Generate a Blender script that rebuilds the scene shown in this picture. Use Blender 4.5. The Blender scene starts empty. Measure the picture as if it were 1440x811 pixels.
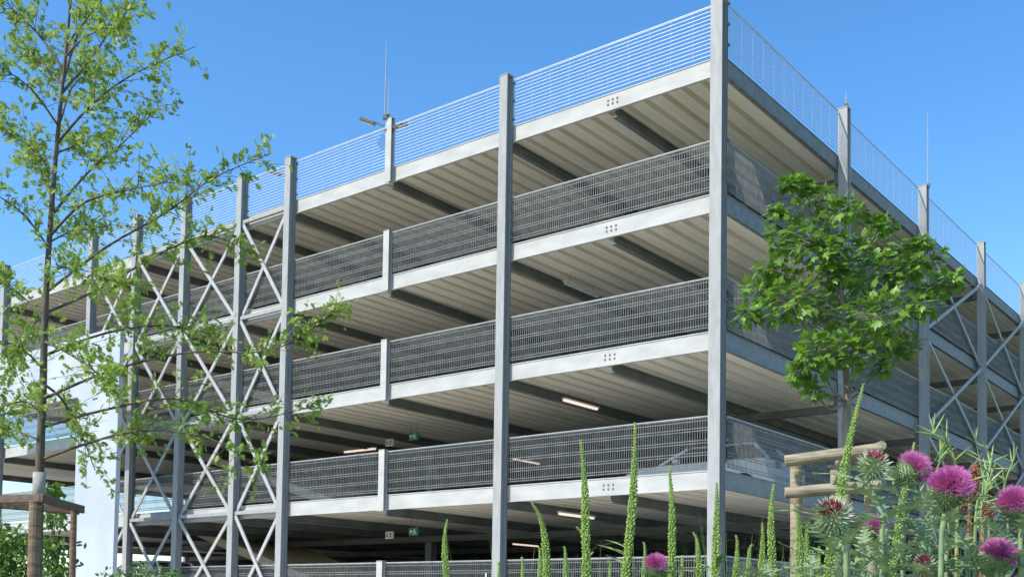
import bpy, math, random
from mathutils import Vector, Matrix
random.seed(7)
rad = math.radians
scn = bpy.context.scene
col = scn.collection

# ------------------------------------------------------------------ camera model
F = 1517.; PPX = 720.; PPY = 785.
EYE = Vector((0, 0, 1.2))
Rm = Matrix.Rotation(rad(90+2.7), 3, 'X') @ Matrix.Rotation(rad(.89), 3, 'Z')
def ray(u, v):
    return (Rm @ Vector(((u-PPX)/F, (PPY-v)/F, -1))).normalized()
def P(u, v, Y):
    d = ray(u, v); return EYE + d*(Y/d.y)
def Pz(u, v, z):
    d = ray(u, v); return EYE + d*((z-EYE.z)/d.z)

cam_d = bpy.data.cameras.new('camera'); cam = bpy.data.objects.new('camera', cam_d); col.objects.link(cam)
cam.matrix_world = Matrix.Translation(EYE) @ Rm.to_4x4()
cam_d.sensor_width = 36; cam_d.lens = F/1440*36; cam_d.shift_y = (PPY-405.5)/1440
cam_d.clip_start = .05; cam_d.clip_end = 5000
scn.camera = cam

# ------------------------------------------------------------------ light
s_dir = Vector((-.84, -.54, 0)).normalized(); EL = rad(45)
s_dir = Vector((s_dir.x*math.cos(EL), s_dir.y*math.cos(EL), math.sin(EL)))
sl = bpy.data.lights.new('sun', 'SUN'); sl.energy = 5.0; sl.angle = rad(.5); sl.color = (1, .94, .84)
so = bpy.data.objects.new('sun', sl); col.objects.link(so); so.rotation_euler = s_dir.to_track_quat('Z', 'Y').to_euler()
w = bpy.data.worlds.new('World'); scn.world = w; w.use_nodes = True
nt = w.node_tree; nt.nodes.clear()
sky = nt.nodes.new('ShaderNodeTexSky'); sky.sky_type = 'NISHITA'; sky.sun_disc = False
sky.sun_elevation = EL; sky.sun_rotation = math.atan2(s_dir.x, s_dir.y)
sky.air_density = 1.0; sky.dust_density = .4; sky.ozone_density = 2.6
hs = nt.nodes.new('ShaderNodeHueSaturation'); hs.inputs['Saturation'].default_value = 1.27; hs.inputs['Value'].default_value = 1.74; hs.inputs['Hue'].default_value = .5
bg = nt.nodes.new('ShaderNodeBackground'); bg.inputs['Strength'].default_value = .15
wo = nt.nodes.new('ShaderNodeOutputWorld')
nt.links.new(sky.outputs[0], hs.inputs['Color']); nt.links.new(hs.outputs[0], bg.inputs[0]); nt.links.new(bg.outputs[0], wo.inputs[0])
scn.view_settings.view_transform = 'Standard'; scn.view_settings.look = 'None'; scn.view_settings.exposure = 0

# ------------------------------------------------------------------ materials
def mat(name, c1, c2=None, rough=.6, metal=0., scale=4., stretch=(1, 1, 1), bump=0., trans=0., emit=None, detail=6):
    m = bpy.data.materials.new(name); m.use_nodes = True
    n = m.node_tree.nodes; l = m.node_tree.links; b = n['Principled BSDF']
    b.inputs['Roughness'].default_value = rough; b.inputs['Metallic'].default_value = metal
    c2 = c2 or tuple(x*.75 for x in c1)
    tc = n.new('ShaderNodeTexCoord'); mp = n.new('ShaderNodeMapping'); mp.inputs['Scale'].default_value = stretch
    nz = n.new('ShaderNodeTexNoise'); nz.inputs['Scale'].default_value = scale; nz.inputs['Detail'].default_value = detail
    rp = n.new('ShaderNodeValToRGB'); rp.color_ramp.elements[0].position = .35; rp.color_ramp.elements[1].position = .65
    rp.color_ramp.elements[0].color = (*c2, 1); rp.color_ramp.elements[1].color = (*c1, 1)
    l.new(tc.outputs['Object'], mp.inputs[0]); l.new(mp.outputs[0], nz.inputs['Vector']); l.new(nz.outputs['Fac'], rp.inputs[0])
    l.new(rp.outputs[0], b.inputs['Base Color'])
    if bump:
        bm = n.new('ShaderNodeBump'); bm.inputs['Strength'].default_value = bump; bm.inputs['Distance'].default_value = .02
        l.new(nz.outputs['Fac'], bm.inputs['Height']); l.new(bm.outputs[0], b.inputs['Normal'])
    if emit:
        b.inputs['Emission Color'].default_value = (*emit[0], 1); b.inputs['Emission Strength'].default_value = emit[1]
    if trans:
        t = n.new('ShaderNodeBsdfTranslucent'); mx = n.new('ShaderNodeMixShader'); mx.inputs[0].default_value = trans
        l.new(rp.outputs[0], t.inputs[0]); o = n['Material Output']
        l.new(b.outputs[0], mx.inputs[1]); l.new(t.outputs[0], mx.inputs[2]); l.new(mx.outputs[0], o.inputs[0])
    return m
M = dict(
 galv=mat('galvanised steel', (.385,.385,.365), (.315,.32,.305), .65, 0, 9, (1,1,.25), .02),
 galvd=mat('shaded beam and floodlight steel', (.20,.21,.20), (.15,.16,.15), .6, 0, 5, (1,1,1), .03),
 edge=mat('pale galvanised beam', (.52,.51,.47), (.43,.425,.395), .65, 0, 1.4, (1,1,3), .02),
 brace=mat('brace steel', (.46,.46,.44), (.38,.385,.37), .6, 0, 5),
 dark=mat('grey painted girder', (.185,.195,.185), (.125,.135,.13), .7, 0, 2),
 rail=mat('galvanised wire', (.20,.205,.195), (.14,.145,.14), .6, .1, 6),
 handrail=mat('bright top rail', (.42,.43,.41), (.34,.35,.34), .6, .1, 6),
 railtop=mat('roof wire', (.50,.54,.57), (.43,.47,.50), .5, .1, 6),
 soffit=mat('ribbed concrete soffit', (.86,.79,.65), (.74,.67,.54), .85, 0, .9, (.25,2.2,1), .05),
 deck=mat('deck asphalt', (.50,.49,.46), (.40,.39,.37), .9, 0, 2.5),
 plinth=mat('concrete plinth', (.30,.29,.27), (.22,.22,.20), .9, 0, 1.5, bump=.2),
 pave=mat('pale bounce paving', (.62,.59,.53), (.52,.49,.44), .9, 0, 1.5, bump=.2),
 pylon=mat('pale concrete panel', (.53,.56,.59), (.43,.47,.51), .8, 0, .7, (1,1,.5)),
 ground=mat('meadow soil', (.20,.22,.10), (.13,.15,.07), .95, 0, .8, bump=.3),
 asphalt=mat('road asphalt', (.07,.07,.07), (.05,.05,.05), .9, 0, 30, bump=.2),
 kerb=mat('kerb stone', (.35,.34,.32), None, .9, 0, 5),
 bark=mat('young bark', (.15,.12,.09), (.08,.065,.05), .9, 0, 25, (1,1,.3), .5),
 barkp=mat('pale bark', (.30,.26,.19), (.20,.17,.12), .9, 0, 25, (1,1,.3), .5),
 wrap=mat('trunk wrap', (.42,.39,.35), (.32,.30,.27), .9, 0, 20),
 wood=mat('weathered timber', (.42,.34,.23), (.22,.18,.12), .85, 0, 7, (1,1,5), .5),
 woodm=mat('brown timber', (.27,.18,.11), (.15,.10,.065), .85, 0, 7, (1,1,5), .5),
 woodd=mat('old timber', (.17,.11,.075), (.10,.065,.045), .85, 0, 9, (1,1,4), .4),
 oak=mat('yellow green leaf', (.38,.50,.085), (.23,.35,.05), .5, 0, 9, trans=.46),
 maple=mat('deep green leaf', (.23,.40,.045), (.115,.235,.025), .42, 0, 7, trans=.40),
 shrub=mat('shrub leaf', (.20,.33,.05), (.09,.18,.03), .5, 0, 9, trans=.3),
 weld=mat('spike buds', (.44,.58,.14), (.30,.44,.09), .6, 0, 60, trans=.25),
 stem=mat('plant stem', (.30,.40,.12), (.19,.28,.08), .6, 0, 20),
 thistle=mat('thistle green', (.34,.44,.22), (.19,.28,.12), .6, 0, 30, trans=.2),
 spine=mat('thistle spine', (.58,.60,.42), (.42,.46,.28), .5, 0, 40),
 floret=mat('magenta floret', (.84,.30,.64), (.68,.19,.50), .6, 0, 90, trans=.35),
 floretd=mat('dark crimson floret', (.50,.05,.16), (.32,.04,.10), .6, 0, 90, trans=.2),
 dock=mat('dock seed', (.36,.12,.06), (.22,.09,.05), .8, 0, 60),
 grass=mat('grass blade', (.26,.36,.10), (.14,.22,.055), .6, 0, 10, trans=.35),
 tube=mat('lit tube', (.9,.85,.8), None, .5, emit=((1,.78,.66), .9)),
 tubeoff=mat('unlit tube', (.75,.74,.72), None, .5),
 white=mat('white sheet', (.75,.75,.73), (.7,.7,.68), .5, 0, 3),
 black=mat('black plastic', (.03,.03,.03), None, .5),
 green=mat('sign green', (.03,.16,.09), None, .5, emit=((.02,.25,.10), .05)),
 cwhite=mat('white car paint', (.78,.79,.80), (.74,.75,.76), .3, 0, 1),
 cblue=mat('dark blue car paint', (.05,.07,.13), None, .25, .2, 1),
 glass=mat('car glass', (.03,.035,.04), None, .08, 0, 1),
 tyre=mat('tyre rubber', (.02,.02,.02), None, .8),
 rim=mat('alloy rim', (.5,.5,.5), None, .3, .7),
 lampred=mat('tail lamp', (.35,.02,.02), None, .3),
 lampw=mat('head lamp', (.7,.7,.7), None, .15),
)

# ------------------------------------------------------------------ mesh builder
class MB:
    def __init__(s): s.v = []; s.f = []
    def box(s, x0, x1, y0, y1, z0, z1):
        n = len(s.v)
        s.v += [(x0,y0,z0),(x1,y0,z0),(x1,y1,z0),(x0,y1,z0),(x0,y0,z1),(x1,y0,z1),(x1,y1,z1),(x0,y1,z1)]
        s.f += [tuple(n+i for i in q) for q in ((3,2,1,0),(4,5,6,7),(0,1,5,4),(1,2,6,5),(2,3,7,6),(3,0,4,7))]
        return s
    def bar(s, p, q, w, h, up=Vector((0,0,1))):
        p = Vector(p); q = Vector(q); d = (q-p).normalized(); a = d.cross(up)
        if a.length < 1e-3: a = d.cross(Vector((1,0,0)))
        a.normalize(); b = a.cross(d).normalized(); a = a*w/2; b = b*h/2; n = len(s.v)
        for c in (p, q): s.v += [tuple(c-a-b), tuple(c+a-b), tuple(c+a+b), tuple(c-a+b)]
        s.f += [tuple(n+i for i in k) for k in ((3,2,1,0),(4,5,6,7),(0,1,5,4),(1,2,6,5),(2,3,7,6),(3,0,4,7))]
        return s
    def tube(s, pts, rs, k=6):
        n0 = len(s.v); pts = [Vector(p) for p in pts]
        for i, p in enumerate(pts):
            d = (pts[min(i+1, len(pts)-1)]-pts[max(i-1, 0)])
            if d.length < 1e-9: d = Vector((0,0,1))
            d.normalize(); a = d.cross(Vector((.13,.97,.2))).normalized(); b = d.cross(a)
            r = rs[i] if isinstance(rs, (list, tuple)) else rs
            for j in range(k):
                t = 2*math.pi*j/k; s.v.append(tuple(p+a*(r*math.cos(t))+b*(r*math.sin(t))))
        for i in range(len(pts)-1):
            for j in range(k):
                A = n0+i*k+j; B = n0+i*k+(j+1) % k; s.f.append((A, B, B+k, A+k))
        s.f.append(tuple(n0+j for j in range(k))[::-1]); e = n0+(len(pts)-1)*k; s.f.append(tuple(e+j for j in range(k)))
        return s
    def poly(s, pts):
        n = len(s.v); s.v += [tuple(p) for p in pts]; s.f.append(tuple(range(n, n+len(pts)))); return s
    def blob(s, c, r, h=None, d=Vector((0,0,1))):
        h = h or r; d = Vector(d).normalized(); a = d.cross(Vector((.13,.97,.2))).normalized(); b = d.cross(a); c = Vector(c); n = len(s.v)
        s.v.append(tuple(c-d*h))
        for j in range(4):
            t = math.pi/2*j; s.v.append(tuple(c+a*(r*math.cos(t))+b*(r*math.sin(t))))
        s.v.append(tuple(c+d*h))
        for j in range(4):
            A = n+1+j; B = n+1+(j+1) % 4; s.f += [(n, B, A), (n+5, A, B)]
        return s
    def sphere(s, c, r, ku=10, kv=7, d=Vector((0,0,1)), sq=1.):
        d = Vector(d).normalized(); a = d.cross(Vector((.13,.97,.2))).normalized(); b = d.cross(a); c = Vector(c); n = len(s.v)
        for i in range(kv+1):
            ph = math.pi*i/kv; rr = max(math.sin(ph), .02)*r
            for j in range(ku):
                t = 2*math.pi*j/ku; s.v.append(tuple(c+a*(rr*math.cos(t))+b*(rr*math.sin(t))-d*(math.cos(ph)*r*sq)))
        for i in range(kv):
            for j in range(ku):
                A = n+i*ku+j; B = n+i*ku+(j+1) % ku; s.f.append((A, B, B+ku, A+ku))
        return s
    def build(s, name, m, parent=None, origin=None, smooth=False, bevel=0):
        me = bpy.data.meshes.new(name); o = Vector(origin) if origin is not None else Vector((0,0,0))
        me.from_pydata([tuple(Vector(v)-o) for v in s.v], [], s.f); me.materials.append(m); me.update()
        if smooth: me.polygons.foreach_set('use_smooth', [True]*len(me.polygons))
        ob = bpy.data.objects.new(name, me); col.objects.link(ob)
        if parent: ob.parent = parent
        elif origin is not None: ob.location = o
        if bevel:
            bv = ob.modifiers.new('bevel', 'BEVEL'); bv.width = bevel; bv.segments = 3; bv.limit_method = 'ANGLE'
        return ob
def tag(o, label, cat, group=None, kind=None):
    o['label'] = label; o['category'] = cat
    if group: o['group'] = group
    if kind: o['kind'] = kind
    return o
def empty(name, loc, rz=0, label=None, cat=None, group=None):
    o = bpy.data.objects.new(name, None); col.objects.link(o); o.location = loc; o.rotation_euler = (0,0,rz); o.empty_display_size = .3
    if label: tag(o, label, cat, group)
    return o
def struct(o): o['kind'] = 'structure'; return o

# ------------------------------------------------------------------ building frame
uL = ray(-1191, 826); uL.z = 0; uL.normalize()
uR = Vector((uL.y, -uL.x, 0))
ANG = math.atan2(uR.y, uR.x)
corner = P(1013, 500, 21.45); corner.z = 0
BM = Matrix.Translation(corner) @ Matrix.Rotation(ANG, 4, 'Z'); BI = BM.inverted()
def lray(u, v): return BI @ EYE, (BI.to_3x3() @ ray(u, v))
def Lx(u, v=500, X=-.2):
    o, d = lray(u, v); return (o+d*((X-o.x)/d.x)).y
def Ly(u, v=500, Y=-.2):
    o, d = lray(u, v); return (o+d*((Y-o.y)/d.y)).x
LZ = [1.22+2.815*k for k in range(5)]           # deck tops
RT = 1.06                                        # rail height
left_px = [705, 401, 333, 255, 187, 125, 3]
YL = [0.]+[Lx(u) for u in left_px]; YL.append(YL[-1]+5.8)
Yhalf = Lx(539); Ybeam = [Lx(855, 300)]+YL[1:2]+[Yhalf]+YL[2:]
XR = [0.]+[Ly(u) for u in (1189, 1301, 1382, 1441)]; XR += [XR[-1]+5.6, XR[-1]+11.2]
YMAX = YL[-1]; XMAX = XR[-1]

G = empty('parking_garage', corner, ANG, 'five level open parking garage of galvanised steel columns, pale slab edges and wire mesh railings', 'parking garage')
CS = .23
def Hcol(x, y, z0, z1, s=CS, name='column', m=None):
    b = MB(); t = .025; h = s/2
    b.box(x-h, x-h+t, y-h, y+h, z0, z1); b.box(x+h-t, x+h, y-h, y+h, z0, z1); b.box(x-h+t, x+h-t, y-.012, y+.012, z0, z1)
    return b.build(name, m or M['galv'], G)
ztop = LZ[4]+RT+.12
CX = -.17
for i, y in enumerate(YL):
    zt = ztop if i else ztop+.5
    yy = y if i else -.02
    c = Hcol(CX, yy, 0, zt, CS if i else .26)
    MB().box(CX-.19, CX+.10, yy-.19, yy+.19, .0, .03).build('base_plate', M['galv'], c)
    MB().box(CX-.125, CX+.125, yy-.135, yy+.135, zt, zt+.02).build('cap_plate', M['galv'], c)
    for s in (-1, 1):
        e0 = yy+s*.132; fb = MB()
        a, b_ = sorted((e0, e0+s*.012)); fb.box(CX+.08, CX+.10, a, b_, LZ[0]-.3, LZ[4]+RT)
        a, b_ = sorted((e0, e0+s*.05))
        for z in LZ:
            for dz in (.14, .57, 1.0): fb.box(CX+.07, CX+.12, a, b_, z+dz, z+dz+.05)
        fb.build('fixing_strip', M['dark'], c)
for x in XR[1:]:
    c = Hcol(x, CX, 0, ztop, m=M['galv'])
    MB().box(x-.19, x+.19, CX-.19, CX+.1, 0, .03).build('base_plate', M['galv'], c)
    MB().box(x-.125, x+.125, CX-.125, CX+.125, ztop, ztop+.02).build('cap_plate', M['galv'], c)
for y in YL[1:]: Hcol(XR[3]-.4, y+.5, 0, LZ[4]-.6, .3, 'inner_column', M['dark'])
for y in (YL[2], YL[5]): Hcol(XR[1]+.4, y+.6, 0, LZ[4]-.9, .26, 'inner_column', M['dark'])

def rail_panel(kind, fix, a0, a1, z, roof):
    b = MB()
    def bx(a, c, z0, z1, t0=-.006, t1=.006):
        if kind == 'L': b.box(fix+t0, fix+t1, a, c, z0, z1)
        else: b.box(a, c, fix+t0, fix+t1, z0, z1)
    if roof:
        hz = [.06+.0835*i for i in range(12)]+[RT]
        pitch = .5; hw = .0085; vw = .0016
    else:
        hz = [.07, .125, .30, .355, .55, .605, .80, .855, RT-.06, RT]
        pitch = .058; hw = .0085; vw = .0062
    for h in hz: bx(a0, a1, z+h-hw, z+h+hw, -.012, -.0065)
    n = int((a1-a0)/pitch)
    for i in range(n+1):
        a = a0+(a1-a0)*i/n; bx(a-vw, a+vw, z+.04, z+RT+.01, -.0066 if roof else -.0045, -.004 if roof else .0045)
    o = b.build('railing', M['railtop'] if roof else M['rail'], G)
    t = MB()
    if kind == 'L': t.box(fix-.018, fix+.016, a0, a1, z+RT+.012, z+RT+.034)
    else: t.box(a0, a1, fix-.018, fix+.016, z+RT+.012, z+RT+.034)
    t.build('top_rail', M['railtop'] if roof else M['handrail'], o)
    return o
pitch = .46
for k, z in enumerate(LZ):
    d = MB().box(.03, XMAX, .03, YMAX, z-.12, z-.02).build('deck', M['deck'], G)
    b = MB()
    y = .05; prof = []
    while y < YMAX-.05:
        prof += [(y, z-.14), (y+.06, z-.14), (y+.09, z-.28), (y+.40, z-.28), (y+.43, z-.14)]; y += pitch
    prof.append((YMAX-.02, z-.14))
    for (ya, za), (yb, zb) in zip(prof, prof[1:]):
        b.poly([(.06, ya, za), (.06, yb, zb), (XMAX-.06, yb, zb), (XMAX-.06, ya, za)])
    b.build('ribbed_soffit', M['soffit'], d)
    for yb in Ybeam:
        q = MB(); q.box(.03, XMAX-.1, yb-.06, yb+.06, z-.51, z-.49); q.box(.03, XMAX-.1, yb-.008, yb+.008, z-.49, z-.305); q.box(.03, XMAX-.1, yb-.06, yb+.06, z-.305, z-.282)
        q.build('floor_beam', M['dark'], G)
    for xg in XR[1:]:
        q = MB(); q.box(xg-.1, xg+.1, .06, YMAX-.1, z-.70, z-.675); q.box(xg-.01, xg+.01, .06, YMAX-.1, z-.675, z-.512)
        q.box(xg-.1, xg+.1, -.05, .06, z-.675, z-.31)
        q.build('girder', M['dark'], G)
    ys = [YL[0]-.03]+YL[1:]
    for i in range(len(ys)-1):
        a0 = ys[i]+(.006 if i else 0); a1 = ys[i+1]-.006
        q = MB(); q.box(-.035, -.012, a0, a1, z-.34, z+.0); q.box(-.05, .028, a0, a1, z-.362, z-.34); q.box(-.05, .028, a0, a1, z+.0, z+.022)
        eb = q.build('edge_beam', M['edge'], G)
        if i == 0:
            yb = Ybeam[0]
            for dy in (-.10, .02, .14):
                for dz in (-.13, -.22): MB().box(-.052, -.036, yb+dy-.018, yb+dy+.018, z+dz-.018, z+dz+.018).build('bolt', M['dark'], eb)
        mid = Yhalf if i == 1 else None
        segs = [(a0+.15, a1-.15)] if mid is None else [(a0+.15, mid-.11), (mid+.11, a1-.15)]
        for s0, s1 in segs: rail_panel('L', -.06, s0, s1, z+.03, k == 4)
    for i in range(len(XR)-1):
        a0 = XR[i]+(.006 if i else .05); a1 = XR[i+1]-.006
        q = MB(); q.box(a0, a1, -.035, -.012, z-.34, z+.0); q.box(a0, a1, -.06, .028, z-.362, z-.34); q.box(a0, a1, -.05, .028, z+.0, z+.022)
        q.build('edge_beam', M['galvd'], G)  # darker than the left beams: this facade's shade is in the colour
        rail_panel('R', -.06, a0+.15, a1-.15, z+.03, k == 4)
    ht = RT+ (.20 if k == 4 else .09)
    o = MB().box(-.19, -.17, Yhalf-.10, Yhalf+.10, z-.40, z+ht).box(-.17, -.07, Yhalf-.01, Yhalf+.01, z-.40, z+ht).box(-.07, -.052, Yhalf-.10, Yhalf+.10, z-.40, z+ht).build('railing_post', M['edge'], G)
    MB().box(-.20, -.045, Yhalf-.105, Yhalf+.105, z+ht, z+ht+.012).build('cap_plate', M['galv'], o)
MB().box(XMAX+.05, XMAX+.25, 0, YMAX, 0, LZ[4]-.4).build('added_rear_wall', M['plinth'], G)  # added to shut out the sky behind and keep the interior dark
MB().box(12, XMAX, YMAX+.05, YMAX+.25, 0, LZ[4]-.4).build('added_side_wall', M['plinth'], G)  # added like the rear one, closes the open end against bright sky

def xbrace(A, B, z0, z1, along, m):
    for s in (0, 1):
        za, zb = (z0, z1) if s == 0 else (z1, z0)
        off = CX+(.03 if s else -.03)
        p = (off, A, za) if along == 'Y' else (A, off, za); q = (off, B, zb) if along == 'Y' else (B, off, zb)
        MB().bar(p, q, .04, .105).build('brace', m, G)
for i in (2, 3, 4, 5):
    for k in range(4): xbrace(YL[i]+.12, YL[i+1]-.12, LZ[k]-.15, LZ[k+1]-.25, 'Y', M['brace'])
for i in (2, 3, 4, 5):
    for k in range(4): xbrace(XR[i]+.12, XR[i+1]-.12, LZ[k]-.15, LZ[k+1]-.25, 'X', M['galv'])
for k in range(5):
    for i in (2, 3, 4): 
        MB().box(CX-.05, CX+.05, YL[i]+.12, YL[i+1]-.12, LZ[k]-.25, LZ[k]-.15).build('strut', M['galv'], G)
MB().box(.35, XMAX-.2, .35, .6, -.2, LZ[0]-.75).box(.35, .6, .6, YMAX-.2, -.2, LZ[0]-.75).build('plinth_wall', M['plinth'], G)
for k in range(4):
    b = MB(); x0, x1 = 4.2, 7.6; ya, yb = YL[2]+.6, YL[6]; za, zb = LZ[k]+.02, LZ[k+1]-.02
    b.v += [(x0,ya,za-.3),(x1,ya,za-.3),(x1,yb,zb-.3),(x0,yb,zb-.3),(x0,ya,za),(x1,ya,za),(x1,yb,zb),(x0,yb,zb)]
    b.f += [(3,2,1,0),(4,5,6,7),(0,1,5,4),(1,2,6,5),(2,3,7,6),(3,0,4,7)]
    b.build('ramp', M['soffit'], G)

# ------------------------------------------------------------------ pale pylon
xa = -2.2
py0 = Lx(165, 600, xa); py1 = Lx(108, 600, xa); py2 = Lx(-60, 600, xa)
def zpl(u, v): o_, d_ = lray(u, v); return (o_+d_*((xa-o_.x)/d_.x)).z
zt = zpl(140, 466); zb = zpl(100, 560)
pyl = empty('concrete_pylon', BM @ Vector((xa, (py0+py1)/2, 0)), ANG, 'pale blue grey concrete pylon with wide upper panel behind the left tree', 'pylon')
hw = (py1-py0)/2
MB().box(0, .14, -hw, hw, 0, zt).build('shaft', M['pylon'], pyl, bevel=.01)
MB().box(.02, .12, hw+.003, hw+py2-py1, zb, zt-.02).build('upper_panel', M['pylon'], pyl, bevel=.01)

# ------------------------------------------------------------------ ground
struct(MB().poly([(-1500,-300,0),(1500,-300,0),(1500,2500,0),(-1500,2500,0)]).build('ground', M['ground']))
def wl(X, Y, z): return tuple(BM @ Vector((X, Y, z)))
struct(MB().poly([wl(-12,-60,.008), wl(-12,80,.008), wl(-7.2,80,.008), wl(-7.2,-60,.008)]).build('road', M['asphalt']))
kb = MB(); kb.bar(wl(-7.1,-60,.06), wl(-7.1,80,.06), .15, .12); struct(kb.build('kerb', M['kerb']))
struct(MB().poly([wl(-7,-7,.012), wl(-7,60,.012), wl(60,60,.012), wl(60,-7,.012)]).build('pavement', M['pave']))  # unseen paving, made pale to bounce light up onto the soffits

# ------------------------------------------------------------------ lamps and signs in the garage
def tube_light(p, q, zc, lit, label):
    a = Pz(*p, zc); b_ = Pz(*q, zc); m = (a+b_)/2
    d = (b_-a); d = (uR if abs(d.dot(uR)) > abs(d.dot(uL)) else uL)*(.72)
    e = empty('tube_light', m, 0, label, 'ceiling light', 'tube lights under the decks')
    MB().bar(-d, d, .07, .045).build('diffuser', M['tube'] if lit else M['tubeoff'], e)
    h = MB(); h.bar(-d*1.02+Vector((0,0,.045)), d*1.02+Vector((0,0,.045)), .12, .035); h.build('housing', M['white'], e)
    for s in (-.7, .7): MB().bar(d*s+Vector((0,0,.06)), d*s+Vector((0,0,.22)), .012, .012).build('hanger', M['dark'], e)
tube_light((787,560),(845,577), LZ[2]-.52, True, 'lit tube light above the second railing bay from the corner column, third deck soffit')
tube_light((485,638),(528,628), LZ[2]-.52, True, 'lit tube light beside the upper white arrow plate')
tube_light((718,645),(762,652), LZ[2]-.52, True, 'lit tube light seen through the railing just right of the tall second column')
tube_light((780,720),(840,730), LZ[1]-.52, True, 'lit tube light under the lowest lit deck, right of the tall second column')
tube_light((480,765),(520,758), LZ[1]-.52, True, 'lit tube light beside the lower white arrow plate')
tube_light((718,764),(760,768), LZ[1]-.52, True, 'lowest lit tube light right next to the tall second column')
tube_light((785,397),(850,418), LZ[3]-.52, False, 'unlit tube light under the fourth deck')
def sign(name, u, v, zc, wpx, hpx, bgm, label, cat, pict):
    p = Pz(u, v, zc); sc = p.y/F; w_, h_ = wpx*sc/2, hpx*sc/2
    e = empty(name, p, ANG-math.pi/2, label, cat)
    MB().box(-w_, w_, -.03, .03, -h_, h_).build('panel', bgm, e)
    b = MB()
    for poly in pict: b.poly([(x*w_, -.034, y*h_) for x, y in poly])
    b.build('pictogram', M['black'] if bgm is M['white'] else M['white'], e)
    for s in (-.6, .6): MB().box(w_*s-.005, w_*s+.005, -.005, .005, h_, h_+.25).build('hanger', M['dark'], e)
run = [[(-.8,.1),(-.45,.5),(-.45,.2),(-.1,.2),(-.1,-.1),(-.45,-.1),(-.45,-.4)], [(.2,.75),(.36,.75),(.36,.5),(.2,.5)], [(.1,.4),(.5,.4),(.45,-.1),(.75,-.7),(.6,-.75),(.3,-.2),(.05,-.7),(-.08,-.6),(.18,-.05)]]
arr = [[(-.5,-.7),(-.8,-.1),(-.6,-.1),(-.6,.7),(-.4,.7),(-.4,-.1),(-.2,-.1)], [(.15,.7),(.3,.7),(.3,-.7),(.15,-.7)], [(.42,.7),(.75,.3),(.75,.05),(.42,.0)], [(.42,-.15),(.7,-.15),(.7,-.7),(.42,-.7)]]
for k, (v1, v2, z, wd) in enumerate([(613,622,LZ[2]-.72,'upper'), (747,752,LZ[1]-.72,'lower')]):
    sign('exit_sign', 582, v1, z, 17, 11, M['green'], '%s green emergency exit sign with white running figure' % wd, 'exit sign', run)
    sign('direction_sign', 548, v2, z, 14, 10, M['white'], '%s white plate with black arrow pictograms' % wd, 'sign', arr)

# ------------------------------------------------------------------ rods, floodlights
def rod(u, vt, vb, Y, label):
    a = P(u, vb, Y); z1 = P(u, vt, Y).z
    e = empty('lightning_rod', a, 0, label, 'lightning rod')
    MB().tube([(0,0,0),(0,0,(z1-a.z)*.5),(0,0,z1-a.z)], [.018,.014,.008], 6).build('rod', M['galv'], e)
    MB().box(-.05,.05,-.05,.05,-.05,.06).build('clamp', M['dark'], e)
def at_left(Y, X=-.12): return (BM @ Vector((X, Y, 0))).y
def at_right(X): return (BM @ Vector((X, -.12, 0))).y
rod(541, 58, 165, at_left(Yhalf), 'thin lightning rod on the roof post with the floodlights')
rod(546, 112, 165, at_left(Yhalf)+.1, 'shorter second rod on the roof post with the floodlights')
rod(1305, 158, 262, at_right(XR[2]), 'thin lightning rod over the right facade, on the third column')
rod(264, 190, 275, at_left(YL[4]), 'thin lightning rod over the braced bays at left')
rod(1190, 130, 150, at_right(XR[1]), 'stub rod on the second column of the right facade')
def flood(u, v, Y, s, label):
    a = P(u, v, Y); e = empty('floodlight', a, 0, label, 'floodlight', 'roof floodlights')
    h = MB().box(-.2,.2,-.12,.12,-.04,.05).build('head', M['galvd'], e, bevel=.02); h.rotation_euler = (rad(15), rad(18*s), 0)
    MB().box(-.16,.16,-.09,.09,-.052,-.042).build('lens', M['white'], h)
    MB().bar((s*.15,0,0), (s*.42,0,-.12), .04, .04).build('arm', M['galvd'], e)
flood(517, 171, at_left(Yhalf), 1, 'left floodlight head of the pair on the roof post')
flood(563, 178, at_left(Yhalf), -1, 'right floodlight head of the pair on the roof post')
flood(385, 243, at_left(YL[2])+1, 1, 'small floodlight on the roof beside the tall column at the braced bays')

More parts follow.
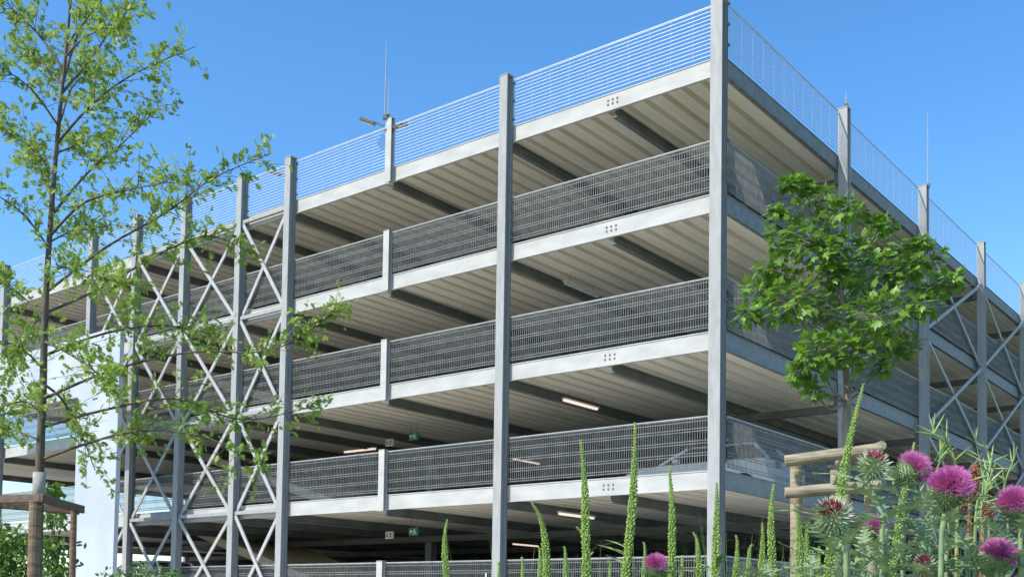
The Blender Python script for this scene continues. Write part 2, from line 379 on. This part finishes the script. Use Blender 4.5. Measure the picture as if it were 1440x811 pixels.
# ------------------------------------------------------------------ cars on the decks
def car(loc, rz, paint, label):
    e = empty('parked_car', loc, rz, label, 'car', 'cars parked on the garage decks')
    side = [(-2.15,.32),(-2.2,.55),(-2.12,.82),(-1.7,.93),(-.95,.98),(.9,1.0),(1.9,.98),(2.12,.88),(2.16,.5),(2.1,.3)]
    b = MB(); n = len(side)
    for y, s in [(-.86,.05),(-.9,0),(.9,0),(.86,.05)]:
        for (x, z) in side: b.v.append((x*(1-s*.4), y, .62+(z-.62)*(1-s)))
    for r in range(3):
        for i in range(n):
            j = (i+1) % n; b.f.append((r*n+i, r*n+j, (r+1)*n+j, (r+1)*n+i))
    b.f.append(tuple(range(n))); b.f.append(tuple(3*n+i for i in range(n))[::-1])
    b.build('body', paint, e, bevel=.04, smooth=False)
    def cabin(x0b, x1b, x0t, x1t, zb, zt, wb, wt):
        c = MB(); c.v += [(x0b,-wb,zb),(x1b,-wb,zb),(x1b,wb,zb),(x0b,wb,zb),(x0t,-wt,zt),(x1t,-wt,zt),(x1t,wt,zt),(x0t,wt,zt)]
        c.f += [(3,2,1,0),(4,5,6,7),(0,1,5,4),(1,2,6,5),(2,3,7,6),(3,0,4,7)]; return c
    cabin(-1.15, 1.95, -.35, 1.45, .96, 1.38, .78, .62).build('window', M['glass'], e, bevel=.05)
    cabin(-.42, 1.5, -.3, 1.35, 1.382, 1.45, .63, .55).build('roof', paint, e, bevel=.03)
    for s in (-1, 1):
        for (xa_, xb_) in ((-1.15,-.38),(.55,.5),(1.93,1.48)): MB().bar((xa_, s*.79, .98), (xb_, s*.635, 1.39), .05, .06).build('pillar', paint, e)
    for x in (-1.35, 1.3):
        for s in (-1, 1):
            wv = MB(); wv.tube([(x, s*.74, .32), (x, s*.92, .32)], .32, 20); t = wv.build('wheel', M['tyre'], e)
            MB().tube([(x, s*.921, .32), (x, s*.935, .32)], .2, 12).build('rim', M['rim'], t)
    for s in (-1, 1):
        MB().box(-2.2, -2.02, s*.7-.16, s*.7+.16, .62, .76).build('headlight', M['lampw'], e, bevel=.03)
        MB().box(2.03, 2.17, s*.7-.14, s*.7+.14, .7, .86).build('tail_light', M['lampred'], e, bevel=.03)
        MB().box(-.62, -.45, s*.98-.09, s*.98+.09, .98, 1.1).build('mirror', paint, e, bevel=.03)
def carP(u, Y, k, rz, paint, label):
    p = P(u, 600, Y); p.z = LZ[k]-.015; car(p, ANG+rz, paint, label)
carP(1003, 28.0, 1, math.pi/2+math.pi, M['cwhite'], 'white car behind the railings at the corner column, one wheel seen right of it')
carP(215, 37, 0, -math.pi/2, M['cwhite'], 'white car on the lowest deck behind the crossed braces')
carP(1290, 35, 1, math.pi/2, M['cblue'], 'dark blue car parked deeper along the right facade')

# ------------------------------------------------------------------ leaves
OAK = [(0,0),(.06,.1),(.24,.2),(.10,.3),(.36,.48),(.10,.52),(.28,.75),(.08,.78),(0,1)]
MAP = [(0,0),(.12,-.1),(.42,-.05),(.32,.12),(.58,.36),(.38,.38),(.40,.62),(.2,.53),(.12,.72),(0,1)]
OVL = [(0,0),(.2,.3),(.22,.6),(0,1)]
def outline(h): return h+[(-x, y) for x, y in h[-2:0:-1]]
OAKo, MAPo, OVLo = outline(OAK), outline(MAP), outline(OVL)
def rv(): 
    while True:
        v = Vector((random.uniform(-1,1), random.uniform(-1,1), random.uniform(-1,1)))
        if .05 < v.length < 1: return v.normalized()
def leaf(b, p, d, nrm, L, shape, droop=.12):
    d = d.normalized(); sd = d.cross(nrm)
    if sd.length < .01: sd = d.cross(Vector((.3,.5,.8)))
    sd.normalize(); nn = sd.cross(d)
    b.poly([p+sd*(x*L)+d*(y*L)-nn*(droop*L*(y*y+abs(x)*.8)) for x, y in shape])
def smoothpath(pts, n=4):
    out = []
    for i in range(len(pts)-1):
        p0 = pts[max(i-1,0)]; p1 = pts[i]; p2 = pts[i+1]; p3 = pts[min(i+2, len(pts)-1)]
        for j in range(n):
            t = j/n; out.append(.5*((2*p1)+(p2-p0)*t+(2*p0-5*p1+4*p2-p3)*t*t+(3*p1-p0-3*p2+p3)*t**3))
    out.append(pts[-1]); return out
def along(path, t):
    f = t*(len(path)-1); i = min(int(f), len(path)-2); return path[i].lerp(path[i+1], f-i), (path[i+1]-path[i]).normalized()

# ---- left tree
D = 8.5
base = P(56, 811, D); base.z = 0
T1 = empty('oak_tree', base, 0, 'slender young tree with airy yellow green lobed leaves at the left', 'tree')
tr = [base]+[P(u, v, D) for u, v in ((55,690),(60,560),(64,430),(72,300),(82,180),(94,60),(104,-60),(110,-160))]
trp = smoothpath(tr, 4)
tb = MB(); tb.tube(trp, [.045-.040*(i/(len(trp)-1))**.7 for i in range(len(trp))], 9)
trunk = tb.build('trunk', M['bark'], T1, origin=base, smooth=True)
br = [
 ([(60,645),(120,628),(200,604),(290,620),(352,655)], -.5), ([(61,600),(150,575),(250,560),(340,590),(440,570)], .4),
 ([(62,560),(160,520),(270,500),(380,490),(478,440)], -.3), ([(62,500),(150,470),(230,455),(300,470)], 1.0),
 ([(64,440),(140,400),(220,360),(290,330),(345,350)], .7), ([(66,410),(150,350),(230,300),(300,255),(385,212)], -.4),
 ([(72,330),(120,290),(180,262),(240,262)], -.9), ([(75,300),(120,240),(170,200),(230,150)], .5), ([(82,200),(130,150),(190,110),(270,68)], -.3),
 ([(88,130),(130,80),(170,30),(225,-10)], .6), ([(95,60),(130,10),(160,-60)], -.4), ([(90,110),(110,60),(128,0),(140,-60)], .7),
 ([(60,620),(20,600),(-40,590)], .4), ([(62,520),(20,490),(-40,480)], -.5), ([(64,450),(25,410),(-30,380)], .3), ([(70,350),(30,300),(-20,260)], -.3),
 ([(78,250),(40,210),(-10,180)], .5), ([(84,180),(45,130),(0,90)], -.3), ([(90,100),(50,50),(10,10),(-10,-40)], .3),
 ([(63,480),(100,500),(140,530),(170,560)], -1.2), ([(66,400),(90,380),(130,390),(190,410)], -1.3), ([(62,540),(90,560),(110,600),(130,660)], 1.2),
 ([(75,290),(60,250),(40,215)], 1.2), ([(64,445),(40,460),(15,520)], 1.1), ([(62,585),(40,560),(10,570)], -1.0), ([(70,340),(100,330),(150,310)], 1.3),
 ([(80,215),(110,205),(150,190)], 1.2), ([(88,120),(60,90),(40,70)], 1.0), ([(92,80),(130,50),(180,40)], -.9), ([(85,170),(110,120),(140,100)], .9)]
lb = MB()
for path, dd in br:
    n = len(path); pts = [P(u, v, D+dd*(i/(n-1))) for i, (u, v) in enumerate(path)]
    for i in range(1, n): pts[i] += rv()*.03
    pp = smoothpath(pts, 5); r0 = .011 if n > 3 else .0075
    limb = MB(); limb.tube(pp, [r0*(1-i/(len(pp)))+.002 for i in range(len(pp))], 6)
    Ltot = sum((pp[i+1]-pp[i]).length for i in range(len(pp)-1))
    nt_ = int(8+Ltot*17)
    for j in range(nt_):
        t = random.uniform(.15, 1)**.8; p, d = along(pp, min(t, .999))
        dr = (d*random.uniform(.3,1.0)+rv()*.8+Vector((0,0,.22))).normalized(); tl = random.uniform(.14, .48)*(1.1-.4*t)
        q = p+dr*tl*.5+rv()*.02; e = p+dr*tl+Vector((0,0,-.03))
        limb.tube([p, q, e], [.0028,.0019,.0010], 4)
        for m in range(random.randint(8, 15)):
            s = random.uniform(.2, 1.0); c = p.lerp(q, s*2) if s < .5 else q.lerp(e, s*2-1)
            ld = (dr*.6+rv()+Vector((0,0,-.15))).normalized(); leaf(lb, c+rv()*.03, ld, (rv()+Vector((0,0,.9))+s_dir*.4), random.uniform(.042,.075), OAKo)
    limb.build('limb', M['bark'], T1, origin=base, smooth=True)
lb.build('crown', M['oak'], T1, origin=base)
wr = MB(); wr.tube([P(54.5,705,D), P(55.5,664,D)], .048, 12); wr.build('trunk_wrap', M['wrap'], T1, origin=base, smooth=True)

# ---- maple
D2 = 7.5
base = P(1190, 811, D2); base.z = 0
T2 = empty('maple_tree', base, 0, 'young maple with a full green crown in front of the right facade', 'tree')
tp = smoothpath([base]+[P(u, v, D2) for u, v in ((1190,640),(1192,560),(1188,500),(1184,420),(1172,340),(1150,280))], 4)
MB().tube(tp, [.038-.032*i/(len(tp)-1) for i in range(len(tp))], 9).build('trunk', M['barkp'], T2, origin=base, smooth=True)
clumps = [(1130,262,20),(1150,288,34),(1190,300,30),(1108,332,34),(1152,348,48),(1225,345,36),(1205,398,54),(1262,380,44),(1298,368,30),(1336,394,20),(1312,402,24),
          (1075,410,34),(1052,442,22),(1112,425,46),(1165,448,50),(1235,442,48),(1290,428,34),(1264,484,34),(1150,496,38),(1122,524,22),(1200,492,36),(1146,550,14),(1288,344,18),(1092,296,14),(1090,380,30),(1240,512,18),(1108,258,12),(1180,370,44),(1240,315,18)]
lb = MB(); px2m = D2/F
for u, v, r in clumps:
    R_ = r*px2m; dz = random.uniform(-.42,.42)*(1-abs(u-1185)/260); c = P(u, v, D2+dz)
    t = max(.35, min(.97, (640-v)/360-.05)); p0, dd = along(tp, t*.9)
    limb = MB(); pth = smoothpath([p0, p0.lerp(c, .5)+Vector((0,0,-.06))+rv()*.03, c], 4)
    limb.tube(pth, [.009*(1-i/len(pth))+.003 for i in range(len(pth))], 5)
    nl = int(26+R_*R_*2450)
    for j in range(nl):
        rr = rv()*R_*(random.random()**.42)*random.uniform(.85,1.22); rr.z *= .72; q = c+rr
        if j % 6 == 0: limb.tube([c+rr*.15, q], [.003,.0015], 4)
        out = (rr.normalized()*.8+Vector((0,0,-.15))+rv()*.6); leaf(lb, q, out, Vector((0,0,.9))+s_dir*.7+rr.normalized()*.3+rv()*.4, random.uniform(.044,.080), MAPo, .18)
    limb.build('limb', M['barkp'], T2, origin=base, smooth=True)
lb.build('crown', M['maple'], T2, origin=base)

# ---- shrubs bottom left
def shrub(pts, Y, label, n, L=.06):
    b = P(pts[0][0], 811, Y); b.z = 0; e = empty('shrub', b, 0, label, 'shrub')
    lf = MB(); st = MB()
    for u, v, r in pts:
        c = P(u, v, Y); st.tube([b, (b+c)/2+rv()*.08, c], [.015,.01,.004], 5)
        for j in range(n): 
            q = c+rv()*(r*Y/F)*random.random()**.4+Vector((0,random.uniform(-.2,.2),0)); leaf(lf, q, rv(), rv()+Vector((0,0,1)), random.uniform(.7,1.3)*L, OVLo)
        for z in (.35,.7): 
            q0 = b.lerp(c, z)
            for j in range(n//2): leaf(lf, q0+rv()*.35*random.random(), rv(), rv()+Vector((0,0,1)), L, OVLo)
    st.build('stem', M['bark'], e, origin=b); lf.build('foliage', M['shrub'], e, origin=b)
shrub([(10,770,40),(25,800,50),(-25,775,45),(5,830,60)], 14, 'bright green shrub at the bottom left behind the tree guard', 520, .09)
shrub([(72,690,10),(76,730,16),(70,770,18),(80,800,18)], 9.8, 'slim leafy shrub just right of the left trunk', 130, .07)
shrub([(200,806,22),(235,812,20),(160,814,20)], 16, 'low shrub at the foot of the crossed braces', 120, .08)

# ------------------------------------------------------------------ tree guards
def log(p, q, r, name, m, par, org):
    p, q = Vector(p), Vector(q); n = 6; pts = [p.lerp(q, i/n)+rv()*r*.08 for i in range(n+1)]
    return MB().tube(pts, [r*random.uniform(.95,1.05) for _ in pts], 14).build(name, m, par, origin=org, smooth=False, bevel=.006)
g0 = P(1120, 811, 7.1); g0.z = 0
e = empty('tree_guard', g0, 0, 'round timber log guard around the maple trunk', 'tree guard')
for u, Y, v in ((1120,7.1,655),(1224,7.0,633),(1175,8.1,660)):
    g = P(u, 811, Y); g.z = 0; log(g, P(u, v, Y), .039, 'post', M['wood'], e, g0)
for va, vb in ((648,630),(692,683)):
    log(P(1104, va, 6.98), P(1240, vb, 6.88), .039, 'rail', M['wood'], e, g0)
    log(P(1240, vb-4, 7.08), P(1180, va+3, 8.15), .034, 'rail', M['wood'], e, g0)
g0 = P(50, 811, 8.0); g0.z = 0
e = empty('tree_guard', g0, 0, 'brown timber board guard around the sparse left tree', 'tree guard')
for (u, v, Y, r) in ((50,704,8.0,.045),(104,716,9.0,.026),(-30,708,8.9,.045)):
    b = P(u, 811, Y); b.z = 0; log(b, P(u, v, Y), r, 'post', M['woodm'], e, g0)
for (a, b_) in (((-38,702,8.75),(62,700,7.92)),((56,700,7.92),(117,716,9.05)),((-38,706,9.0),(112,718,9.15))):
    MB().bar(P(*a), P(*b_), .03, .065).build('board', M['woodd'], e, origin=g0, bevel=.008)

# ------------------------------------------------------------------ weld spikes
welds = [(629,730,633,3.5,'leftmost green flower spike, standing alone'),(733,784,735,3.5,'short spike tip left of the leaning spike'),(748,706,772,3.0,'green spike leaning left, beside the tall second column'),
 (793,768,797,3.3,'short green spike between the leaning one and the tall straight one'),(817,618,826,2.7,'tall green spike in front of the first railing bay'),(757,768,760,3.4,'small spike at the foot of the leaning spike'),
 (893,594,872,2.6,'tallest central green spike, leaning right'),(811,740,830,3.1,'spike tip at the foot of the tall straight spike'),(905,762,903,3.3,'short spike left of the small pink thistle'),(941,656,944,2.8,'straight green spike above the small pink thistle'),
 (975,748,985,3.2,'short green spike just left of the corner column'),(1008,678,1004,2.8,'green spike in front of the corner column foot'),(1058,765,1052,3.2,'short green spike right of the corner column'),
 (1088,680,1092,2.8,'green spike left of the log guard'),(1117,706,1120,2.8,'green spike in front of the left guard post'),(1152,768,1150,3.0,'short spike below the pale thistle bud'),
 (1214,540,1150,2.5,'long curved green spike crossing the maple trunk'),(1286,622,1240,2.7,'green spike leaning right behind the thistles'),(1072,735,1066,3.3,'small spike between corner column and log guard'),
 (1302,735,1310,2.5,'green spike below the largest pink thistle'),(855,790,858,3.6,'spike tip between the two tall spikes'),(1035,752,1030,2.9,'small spike in the grass tuft right of the corner column'),
 (960,782,957,3.0,'spike tip right of the small pink thistle'),(700,793,702,3.2,'spike tip in front of the tall second column foot'),(1135,735,1138,2.9,'spike between the left guard post and the pale bud')]
for u, v, ul, Y, lab in welds:
    tip = P(u, v, Y); low = P(ul, 811, Y); 
    dirv = (tip-low); gb = Vector((low.x+(low.x-tip.x)*.5, Y, 0))
    e = empty('weld_plant', gb, 0, lab, 'wildflower', 'green flower spikes')
    pth = smoothpath([gb, low-Vector((0,0,.25)), low.lerp(tip, .5)+Vector((random.uniform(-.015,.015),0,0)), tip], 8)
    MB().tube(pth, [.0055*(1-.7*i/len(pth)) for i in range(len(pth))], 6).build('stem', M['stem'], e, origin=gb, smooth=True)
    bb = MB(); seg = [(pth[i], pth[i+1]) for i in range(len(pth)-1)]; tot = sum((b_-a).length for a, b_ in seg)
    bl = min(.62*tot, max(.3, dirv.length+.12)); N = int(bl*900)
    lens = [0]
    for a, b_ in seg: lens.append(lens[-1]+(b_-a).length)
    wf = random.uniform(.85, 1.1)
    for i in range(N):
        s = tot-bl*(i/N); j = max(k for k in range(len(lens)-1) if lens[k] <= s+1e-9); j = min(j, len(seg)-1)
        a, b_ = seg[j]; p = a.lerp(b_, (s-lens[j])/max(1e-6,(b_-a).length)); d = (b_-a).normalized(); x = d.cross(Vector((0,1,.1))).normalized(); y = d.cross(x)
        an = i*2.39996+random.uniform(-.3,.3); f = i/N; rad_ = .0022+.0064*wf*min(1, f*2.4)*random.uniform(.75,1.15)
        o = (x*math.cos(an)+y*math.sin(an)); c = p+o*rad_; sz = .0016+.0023*min(1, f*3)
        bb.blob(c, sz*random.uniform(.75,1.15), sz*1.25, o+d*.7)
    bb.build('flower_spike', M['weld'], e, origin=gb)
    for i in range(6):
        lf = MB()
        t = random.uniform(.2,.55); p, d = along(pth, t); a = random.uniform(0,6.28); o = Vector((math.cos(a), math.sin(a), .7)).normalized()
        leaf(lf, p, o, Vector((0,0,1)), random.uniform(.05,.11), [(0,0),(.07,.3),(.08,.6),(0,1),(-.08,.6),(-.07,.3)], .3)
        lf.build('leaf', M['stem'], e, origin=gb)

# ------------------------------------------------------------------ thistles
def spiny_leaf(b, p, d, up, L, W, n=6):
    d = d.normalized(); sd = d.cross(up).normalized(); nn = sd.cross(d)
    def pt(x, y, k=0): return p+sd*(x*W)+d*(y*L)-nn*(.35*L*y*y)+nn*k*W
    for s in (-1, 1):
        for i in range(n):
            y0 = i/n; y1 = (i+1)/n; ww = math.sin(math.pi*min(1, .18+.82*(i+.6)/n))*.9+.12
            tip = pt(s*ww, y0+.95/n+.03, .25*(i % 2)); 
            b.poly([pt(0,y0), pt(s*ww*.3, y0+.1/n, .1), tip, pt(s*ww*.22, y0+.85/n, .1), pt(0,y1)])
def thistle(u, v, rpx, Y, ax, kind, label, ulow=None, vlow=830):
    c = P(u, v, Y); k = Y/F; R_ = rpx*k; ax = Vector(ax).normalized()
    ulow = u if ulow is None else ulow
    gb = P(ulow, 811, Y); gb.x += (gb.x-c.x)*.2; gb.z = 0
    e = empty('thistle_plant', gb, 0, label, 'thistle', 'pink thistles')
    hc = c-ax*R_*(.55 if kind == 'bloom' else 0)
    hr = R_*(.62 if kind == 'bloom' else .72)
    m = P(ulow, vlow, Y)
    pth = smoothpath([gb, m, (m+hc)/2+Vector((.01,0,.01)), hc-ax*hr*1.6, hc-ax*hr*.6], 5)
    MB().tube(pth, [.0050-.0028*i/len(pth) for i in range(len(pth))], 7).build('stem', M['thistle'], e, origin=gb, smooth=True)
    h = MB(); h.sphere(hc, hr, 12, 8, ax, .9); hd = h.build('flower_head', M['thistle'], e, origin=gb, smooth=True)
    sp = MB()
    for i in range(150):
        z = 1-2*(i+.5)/150*(.82 if kind == 'bloom' else .97); z = -z
        if kind != 'bloom' and z > .8: continue
        if kind == 'bloom' and z > .55: continue
        an = i*2.39996; x = ax.cross(Vector((.2,.9,.1))).normalized(); y = ax.cross(x); q = math.sqrt(max(0,1-z*z))
        n_ = (x*math.cos(an)+y*math.sin(an))*q+ax*z; n2 = (n_+ax*.35+rv()*.15).normalized(); s0 = hc+n_*hr*.9
        sp.tube([s0, s0+n2*hr*.28, s0+n2*hr*random.uniform(.5,.8)], [hr*.075, hr*.045, hr*.006], 3)
    sp.build('bract', M['spine'] if kind == 'bud' else M['thistle'], hd, origin=gb)
    fl = MB()
    cnt = 900 if kind == 'bloom' else 130
    for i in range(cnt):
        z = 1-(i+.5)/cnt*(1.0 if kind == 'bloom' else .32); an = i*2.39996; x = ax.cross(Vector((.2,.9,.1))).normalized(); y = ax.cross(x); q = math.sqrt(max(0,1-z*z))
        n_ = ((x*math.cos(an)+y*math.sin(an))*q+ax*z+rv()*.10).normalized()
        if kind == 'bloom':
            s0 = hc+ax*hr*.45+n_*hr*.35; Lf = R_*.86*random.uniform(.84,1.07)
            e1 = s0+n_*Lf*.6; e2 = s0+n_*Lf+rv()*R_*.06
            fl.tube([s0, e1, e2], [R_*.010, R_*.015, R_*.008], 3)
            if i % 2 == 0:
                for _ in range(2): fl.tube([e1, e2+rv()*R_*.12], [R_*.008, R_*.004], 3)
        else:
            s0 = hc+n_*hr*.9; fl.tube([s0, s0+(n_+ax*.6).normalized()*hr*.35], [hr*.05, hr*.02], 3)
    fl.build('floret', M['floret'] if kind == 'bloom' else M['floretd'], hd, origin=gb)
    for i in range(9):
        lf = MB()
        t = .45+.5*i/9; p, d = along(pth, min(t,.93)); a = i*2.4+u; o = Vector((math.cos(a), math.sin(a)*.7, .55)).normalized()
        spiny_leaf(lf, p, o, Vector((0,0,1))+rv()*.2, random.uniform(.06,.11), random.uniform(.014,.026))
        lf.build('leaf', M['thistle'], e, origin=gb)
thistle(1338,678,30,1.7,(.05,-.45,.8),'bloom','largest round pink thistle bloom, facing the camera', 1322)
thistle(1288,657,25,1.9,(.75,-.1,.6),'bloom','pink thistle bloom turned right, left of the largest bloom', 1268)
thistle(1426,702,24,1.8,(-.2,-.4,.7),'bloom','pink thistle bloom cut by the right edge', 1435)
thistle(1406,776,25,1.8,(.3,-.3,.8),'bloom','lowest pink thistle bloom at the right', 1400, 850)
thistle(923,790,16,2.6,(.1,-.5,.8),'bloom','small pink thistle bloom at the foot of the straight spike', 926, 850)
thistle(1231,738,17,2.3,(-.1,-.3,.9),'bloom','small half open pink thistle between the two spiny buds', 1236, 850)
thistle(1328,706,14,2.2,(.1,-.2,.9),'bloom','small pink thistle tucked under the largest bloom', 1330, 850)
thistle(1171,724,28,1.7,(-.35,-.7,.5),'bud','pale spiny thistle bud with pink centre, below the log guard', 1190)
thistle(1228,655,24,1.8,(.05,-.45,.8),'bud','dark crimson spiny bud right of the guard rails', 1240)
thistle(1300,795,18,1.8,(-.3,-.5,.6),'bud','low spiny bud at the bottom among thistle leaves', 1305, 860)

for (u, Y, dh, lab) in ((1190,1.9,.05,'spiny grey green leaves below the pale bud'),(1255,1.8,.06,'spiny leaf tangle left of the low bud'),(1310,1.9,.07,'spiny leaf tangle under the largest bloom'),(1370,2.0,.07,'spiny leaves between the two right blooms'),(1222,2.2,.07,'spiny leaves under the half open thistle'),
      (1425,2.1,.08,'spiny leaves in the bottom right corner'),(1150,2.3,.03,'low spiny leaves left of the pale bud'),(1085,2.5,.01,'low spiny leaves at the foot of the log guard')):
    gb = P(u, 811, Y); top = gb.z+dh; gb.z = 0; e = empty('thistle_shoot', gb, 0, lab, 'thistle leaves', 'leafy thistle shoots')
    pth = smoothpath([gb, gb+Vector((.01,0,top*.5)), gb+Vector((-.01,.01,top))], 6)
    MB().tube(pth, .005, 6).build('stem', M['thistle'], e, origin=gb)
    for i in range(34):
        lf = MB()
        t = .6+.4*i/34; p, d = along(pth, min(.99,t)); a = i*2.4; o = Vector((math.cos(a), math.sin(a)*.6, random.uniform(.2,1.2))).normalized()
        spiny_leaf(lf, p, o, Vector((0,0,1))+rv()*.3, random.uniform(.06,.13), random.uniform(.013,.024), 8)
        lf.build('leaf', M['thistle'], e, origin=gb)

for (u, v, ul, Y, lab) in ((1372,655,1362,2.4,'reddish brown seed stalk right of the largest bloom'),(1350,700,1345,2.5,'shorter reddish seed stalk behind the largest bloom'),(1390,720,1380,2.4,'rusty seed stalk above the lowest bloom')):
    tip = P(u, v, Y); low = P(ul, 811, Y); gb = Vector((low.x, Y, 0)); e = empty('dock_plant', gb, 0, lab, 'dock plant')
    pth = smoothpath([gb, low, tip], 8); MB().tube(pth, [.005,]*len(pth), 5).build('stem', M['dock'], e, origin=gb)
    b = MB()
    for i in range(300):
        t = random.uniform(.68,1); p, d = along(pth, min(.999,t)); o = rv(); b.blob(p+o*random.uniform(.004,.022)*(1.2-.7*(t-.68)/.32), .003, .004, rv())
    b.build('seed_cluster', M['dock'], e, origin=gb)
arch = [((1395,640),(1385,700),(1370,811)),((1310,610),(1335,625),(1350,700),(1345,811)),((1325,640),(1310,700),(1330,811)),((1400,650),(1372,740),(1385,811)),((1290,690),(1312,740),(1300,811)),((1428,640),(1410,700),(1420,811)),((1372,620),(1385,690),(1392,811))]
for i, pa in enumerate(arch):
    Y = 2.0+.12*i; pts = [P(u, v, Y) for u, v in pa][::-1]; gb = Vector((pts[0].x, Y, 0)); e = empty('wild_herb', gb, 0, 'thin green herb stem, number %s counting rightward among the right blooms' % ['one','two','three','four','five','six','seven'][i], 'herb', 'thin herb stems')
    pth = smoothpath([gb]+pts, 7); b = MB(); b.tube(pth, [.0035-.0024*k/len(pth) for k in range(len(pth))], 5)
    for k in range(16):
        t = random.uniform(.55,1); p, d = along(pth, min(.999,t)); o = (d*.8+rv()).normalized(); b.tube([p, p+o*.02, p+o*.045], [.0012,.002,.0006], 4)
    b.build('stem', M['stem'], e, origin=gb)

gr = MB()
def blade(x, y, h, lean, w):
    a = random.uniform(0, 6.28); o = Vector((math.cos(a), math.sin(a), 0)); s = Vector((-o.y, o.x, 0))*w; b0 = Vector((x, y, 0)); n = 5; L_ = []; R2 = []
    for i in range(n+1):
        t = i/n; c = b0+Vector((0,0,h*t*(1-.15*t*lean)))+o*(lean*h*.35*t*t*t); L_.append(c-s*(1-t*.95)); R2.append(c+s*(1-t*.95))
    for i in range(n): gr.poly([L_[i], R2[i], R2[i+1], L_[i+1]])
for i in range(900):
    u = random.choice([random.gauss(1040,36), random.gauss(1270,100), random.uniform(700,1440)]); Y = random.uniform(2.1,3.6); p = P(u, 811, Y)
    v = random.uniform(748,825) if 970 < u < 1110 else random.uniform(762,845); h = P(u, v, Y).z
    blade(p.x, p.y, h*1.08, random.uniform(.2,1.2), .004)
for i in range(2600):
    blade(random.uniform(-7,7), random.uniform(1.6,12), random.uniform(.15,.6), random.uniform(.2,1.2), .005)
g = gr.build('meadow_grass', M['grass']); tag(g, 'green grass and low meadow growth at the bottom of the view', 'grass', kind='stuff')
